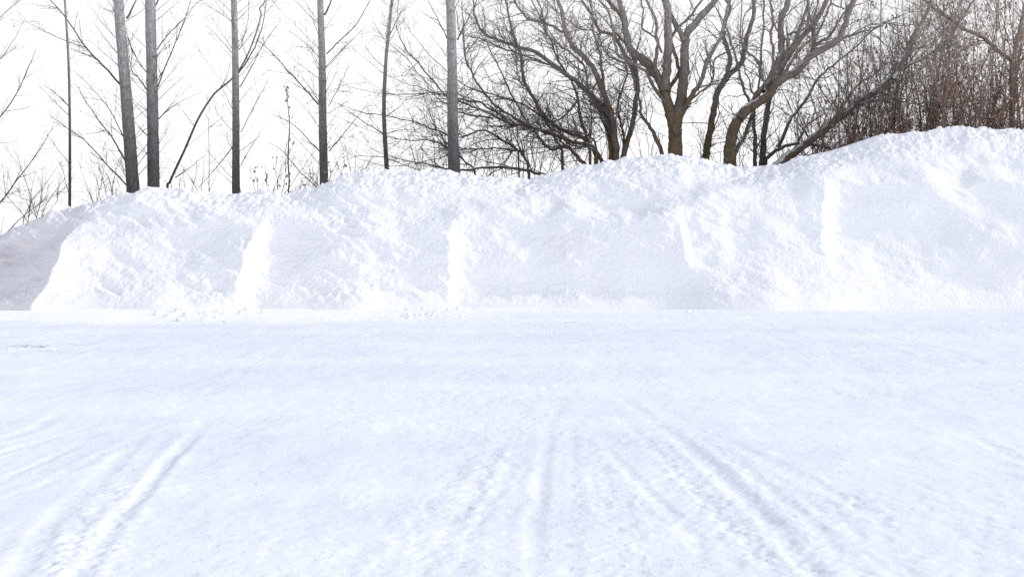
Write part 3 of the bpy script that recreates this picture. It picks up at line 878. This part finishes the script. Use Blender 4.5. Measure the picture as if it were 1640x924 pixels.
bare_tree("snowy_stem_tree", "straight snow-plastered trunk rising behind the bend of the big leaning tree", "bare tree", M_DARK, 27.0, [
    ([(1221, 268), (1222, 240), (1225, 205), (1232, 165), (1240, 138), (1255, 100), (1275, 60), (1290, 20), (1296, -8)], 0.098, 0.035, .5),
    ([(1226, 255), (1247, 239), (1276, 231), (1312, 234), (1335, 240)], 0.058, 0.027, -.5),
    ([(1247, 237), (1258, 210), (1269, 188), (1292, 159), (1308, 130), (1328, 110), (1357, 88), (1399, 49), (1425, 38)], 0.048, 0.017, -.2),
    ([(1280, 226), (1290, 205), (1315, 185), (1335, 165)], 0.020, 0.008, -.3),
], 105, dens=2.4)
bare_tree("dark_thin_tree", "thin dark straight stem just left of the snow-plastered trunk", "bare tree", M_DARK, 26.6, [
    ([(1209, 266), (1209, 240), (1208, 211), (1205, 175), (1192, 146), (1182, 107), (1168, 62), (1162, 40)], 0.058, 0.023, -.3),
    ([(1207, 190), (1214, 146), (1218, 97), (1222, 50), (1224, -5)], 0.033, 0.022, .3),
    ([(1209, 160), (1200, 130), (1190, 105), (1185, 80)], 0.023, 0.009, .3),
], 106, dens=2.8)
bare_tree("low_leaning_tree", "low thick trunk slanting far right into the brown thicket with snow at its foot", "bare tree", M_WILLOW, 26.2, [
    ([(1240, 268), (1258, 254), (1282, 236), (1312, 214), (1344, 190), (1373, 166), (1400, 148)], 0.129, 0.085, .6, 1.3),
    ([(1396, 150), (1441, 113), (1480, 93), (1520, 65), (1536, 37), (1565, -5)], 0.042, 0.022, 1.0, 1.7),
    ([(1328, 202), (1345, 178), (1362, 150), (1380, 132), (1400, 120)], 0.047, 0.016, -.5, 1.8),
    ([(1375, 168), (1400, 160), (1430, 158), (1455, 165)], 0.039, 0.016, .3, 1.8),
    ([(1430, 128), (1441, 110), (1458, 68), (1480, 28), (1494, -8)], 0.06, 0.04, .4, 1.4),
    ([(1268, 262), (1300, 256), (1325, 246)], 0.039, 0.016, -.4),
], 107, dens=3.4, ex=(1, 3, 1))
bare_tree("thicket_tree", "tallest trunk within the brown thicket, sending one long limb down to the left", "bare tree", M_BRUSH, 28.0, [
    ([(1620, 225), (1621, 170), (1621, 113), (1630, 60), (1640, 17), (1645, -10)], 0.078, 0.047, .2, 1.5),
    ([(1623, 100), (1598, 82), (1576, 62), (1536, 42), (1508, 22), (1480, 0), (1465, -12)], 0.055, 0.039, -.6, 1.5),
    ([(1625, 110), (1650, 80), (1690, 50), (1720, 20)], 0.039, 0.023, .3, 1.5),
], 108, dens=3.4)

# ---- brown thicket of many shrubs
BRUSH = dict(wig=.18, up=.22, dens=5.6, ang=44, ratio=.45, r1=.011, maxl=1.5, step=.2, leaf=.10)
SHRUB = [  # px at the crest, distance, height (m over the ground), stems, what sets it apart
    (1332, 28.4, 5.6, 7, 0.3, "thin low shrub left of the brown thicket, under the slanting trunk's middle"),
    (1390, 30.0, 7.8, 8, 0.4, "tall fine-twigged shrub at the back of the thicket's left end"),
    (1352, 27.5, 6.6, 9, 0.5, "low spiky shrub at the left end of the brown thicket under the slanting trunk"),
    (1378, 29.0, 7.6, 10, 0.6, "grey twiggy shrub behind the slanting trunk, second from the thicket's left end"),
    (1402, 27.2, 8.2, 10, 0.8, "twiggy shrub around the thin straight sapling in the thicket"),
    (1428, 28.6, 8.0, 10, 0.8, "dense shrub just right of the thin straight sapling, reddish at its foot"),
    (1452, 27.4, 8.4, 9, 1.0, "shrub left of the middle of the thicket with a few tan leaves"),
    (1476, 29.2, 9.0, 9, 1.0, "tall greyish shrub reaching the top edge where two limbs cross"),
    (1500, 27.6, 8.6, 9, 1.2, "brown shrub below the crossing limbs with hanging tan leaves"),
    (1526, 26.9, 9.2, 8, 1.6, "leafiest shrub of the thicket, rusty stems close together"),
    (1550, 28.8, 9.0, 9, 1.3, "shrub behind the highest hump of the bank, reddish stems"),
    (1568, 27.3, 9.4, 8, 1.4, "upright straight-stemmed shrub just right of the bank's highest hump"),
    (1592, 28.3, 9.0, 9, 1.2, "shrub standing left of the tallest trunk within the thicket"),
    (1612, 29.4, 9.2, 9, 1.0, "shrub tangled around the tallest trunk within the thicket"),
    (1636, 27.2, 9.0, 9, 1.1, "shrub cut by the right edge of the view"),
    (1668, 28.2, 9.0, 8, 0.8, "shrub reaching in from just outside the right edge"),
]
for i, (px, Yt, H, ns, lf_, lab) in enumerate(SHRUB):
    r = random.Random(200 + i)
    b0 = P(px, 230, Yt)
    t = thing("thicket_shrub", lab, "shrub", (b0.x, b0.y, 0), "shrubs of the brown thicket")
    tw_, lv = Builder(), Builder()
    st = dict(BRUSH); st["leaf"] = .13 * lf_
    for j in range(ns + 4):
        p = Vector((b0.x + r.gauss(0, .2), b0.y + r.gauss(0, .3), 0))
        d = (UP + Vector((r.gauss(0, .20), r.gauss(0, .2), 0))).normalized()
        if j < 2:
            d = (d + Vector((r.uniform(-.8, .8), r.uniform(-.2, .2), 0))).normalized()
        h = H * r.uniform(.62, 1.18)
        n = 16
        v = [p]
        for q in range(n):
            d = (d + Vector((r.gauss(0, .13), r.gauss(0, .1), 0)) + UP * .08).normalized()
            v.append(v[-1] + d * (h / n))
        ra = r.uniform(.035, .06) if j < 2 else r.choice((.012, .015, .018, .022, .036))
        rr = taper(len(v), ra, .007)
        sb_ = Builder(); sb_.tube(v, rr, 6, knob=.05, kr=r)
        sb_.build("stem", M_BRUSH, t)
        sprout(tw_, v, rr, 2, st, r, lv, h, .24, 3.6, .24)
    tw_.build("crown", M_BRUSH, t)
    lv.build("dry_leaves", M_LEAF, t)

# scrubby undergrowth behind the willow
for i, (px, py, H, lab) in enumerate([
        (792, 290, 4.3, "thin straight scrub right of the thick pale poplar, under the sweeping limbs"),
        (668, 288, 3.9, "low scrub between the slender wavy sapling and the thick pale poplar"),
        (55, 352, 3.9, "low wispy scrub at the far left where the bank drops"),
        (1265, 258, 5.2, "low scrub under the low thick slanting trunk"),
        (820, 290, 5.0, "low scrub under the lowest sweeping limbs right of the thick pale poplar"),
        (165, 335, 4.0, "low wispy scrub left of the two close grey trunks"),
        (300, 310, 4.1, "low wispy scrub at the foot of the leaning dark sapling"),
        (500, 312, 4.0, "low wispy scrub left of the poplar beside the tallest dry stem"),
        (430, 314, 4.3, "wispy scrub right of the slim straight poplar"),
        (570, 286, 4.3, "wispy scrub left of the slender wavy sapling"),
        (745, 288, 5.6, "scrub with long fine shoots just right of the thick pale poplar"),
        (705, 286, 5.4, "scrub with long fine shoots just left of the thick pale poplar"),
        (930, 272, 6.2, "upright shoots rising through the middle of the multi-stemmed tree"),
        (968, 262, 6.0, "upright shoots at the foot of the multi-stemmed tree"),
        (870, 284, 5.6, "scrub with long shoots among the left limbs of the multi-stemmed tree"),
        (905, 280, 4.8, "low scrub under the left limbs of the multi-stemmed tree"),
        (1035, 262, 4.9, "low scrub between the multi-stemmed tree and the rusty mossy trunk"),
        (1108, 262, 4.9, "low scrub between the rusty mossy trunk and the slender mossy stem"),
        (1150, 268, 4.7, "low scrub at the left foot of the big leaning tree"),
        (1195, 272, 4.8, "low scrub at the right foot of the big leaning tree")]):
    r = random.Random(400 + i)
    Yt = 27.8 + .1 * i
    b0 = P(px, py, Yt)
    t = thing("scrub_bush", lab, "shrub", (b0.x, b0.y, 0), "scrub bushes under the bare trees")
    tw_ = Builder()
    for j in range(7):
        p = Vector((b0.x + r.gauss(0, .22), b0.y + r.gauss(0, .2), 0))
        grow(tw_, p + UP * (b0.z - .5), (UP + Vector((r.gauss(0, .35), r.gauss(0, .3), 0))), (H - b0.z + .5) * r.uniform(.6, 1.15), .013, 2, dict(BRUSH, wig=.09, dens=4, leaf=0), r)
        tw_.tube([p, p + UP * (b0.z - .5)], [.02, .016], 5)
    tw_.build("crown", M_TWIG, t)

# ------------------------------------------------------------------ light
SUN = Vector((0.88, 0.05, 0.41)).normalized()
elev = math.asin(SUN.z)
az = math.atan2(SUN.x, SUN.y)          # clockwise from +Y
sd = bpy.data.lights.new("sun", "SUN")
sd.energy = 2.0
sd.angle = R(4)
sd.color = (1.0, 0.965, 0.92)
so = bpy.data.objects.new("sun", sd)
col.objects.link(so)
so.rotation_euler = SUN.to_track_quat("Z", "Y").to_euler()
so.location = (30, 10, 20)

w = bpy.data.worlds.new("World")
scene.world = w
w.use_nodes = True
nt = w.node_tree
bg = nt.nodes["Background"]
sky = node(nt, "ShaderNodeTexSky", sky_type="NISHITA")
sky.sun_disc = False
sky.sun_elevation = elev
sky.sun_rotation = az
sky.dust_density = 3.0
sky.air_density = 1.0
tc = node(nt, "ShaderNodeTexCoord")
sx = node(nt, "ShaderNodeSeparateXYZ")
nt.links.new(tc.outputs["Generated"], sx.inputs[0])
# thin bright winter overcast, whitest near the horizon
haze = maprange(nt, sx.outputs[2], 0.0, 0.75, 1.0, 0.62)
# (sky dimmed behind the trees so twigs show; brighter band behind viewer is added)
low_cloud = mix(nt, maprange(nt, sx.outputs[1], -0.35, 0.75), (14.6, 14.6, 14.7), (9.5, 9.5, 9.52))
cloud = mix(nt, maprange(nt, sx.outputs[2], 0.22, 0.9), low_cloud, (6.7, 7.4, 9.0))
# the cloud glows on the sun's side and is duller opposite
dt = node(nt, "ShaderNodeVectorMath", operation="DOT_PRODUCT")
nt.links.new(tc.outputs["Generated"], dt.inputs[0])
dt.inputs[1].default_value = (0.92, 0.39, 0.0)
glow = maprange(nt, dt.outputs["Value"], -0.75, 0.15, 0.70, 1.06)
cg = node(nt, "ShaderNodeVectorMath", operation="SCALE")
nt.links.new(cloud, cg.inputs[0]); nt.links.new(glow, cg.inputs[3])
cloud = cg.outputs[0]
c = mix(nt, haze, sky.outputs[0], cloud)
nt.links.new(c, bg.inputs["Color"])
bg.inputs["Strength"].default_value = 0.116

scene.view_settings.view_transform = "Standard"
scene.view_settings.look = "None"
scene.view_settings.exposure = 0
scene.view_settings.gamma = 1
scene.render.engine = "CYCLES"
scene.cycles.use_denoising = False
scene.cycles.max_bounces = 6
scene.cycles.diffuse_bounces = 4
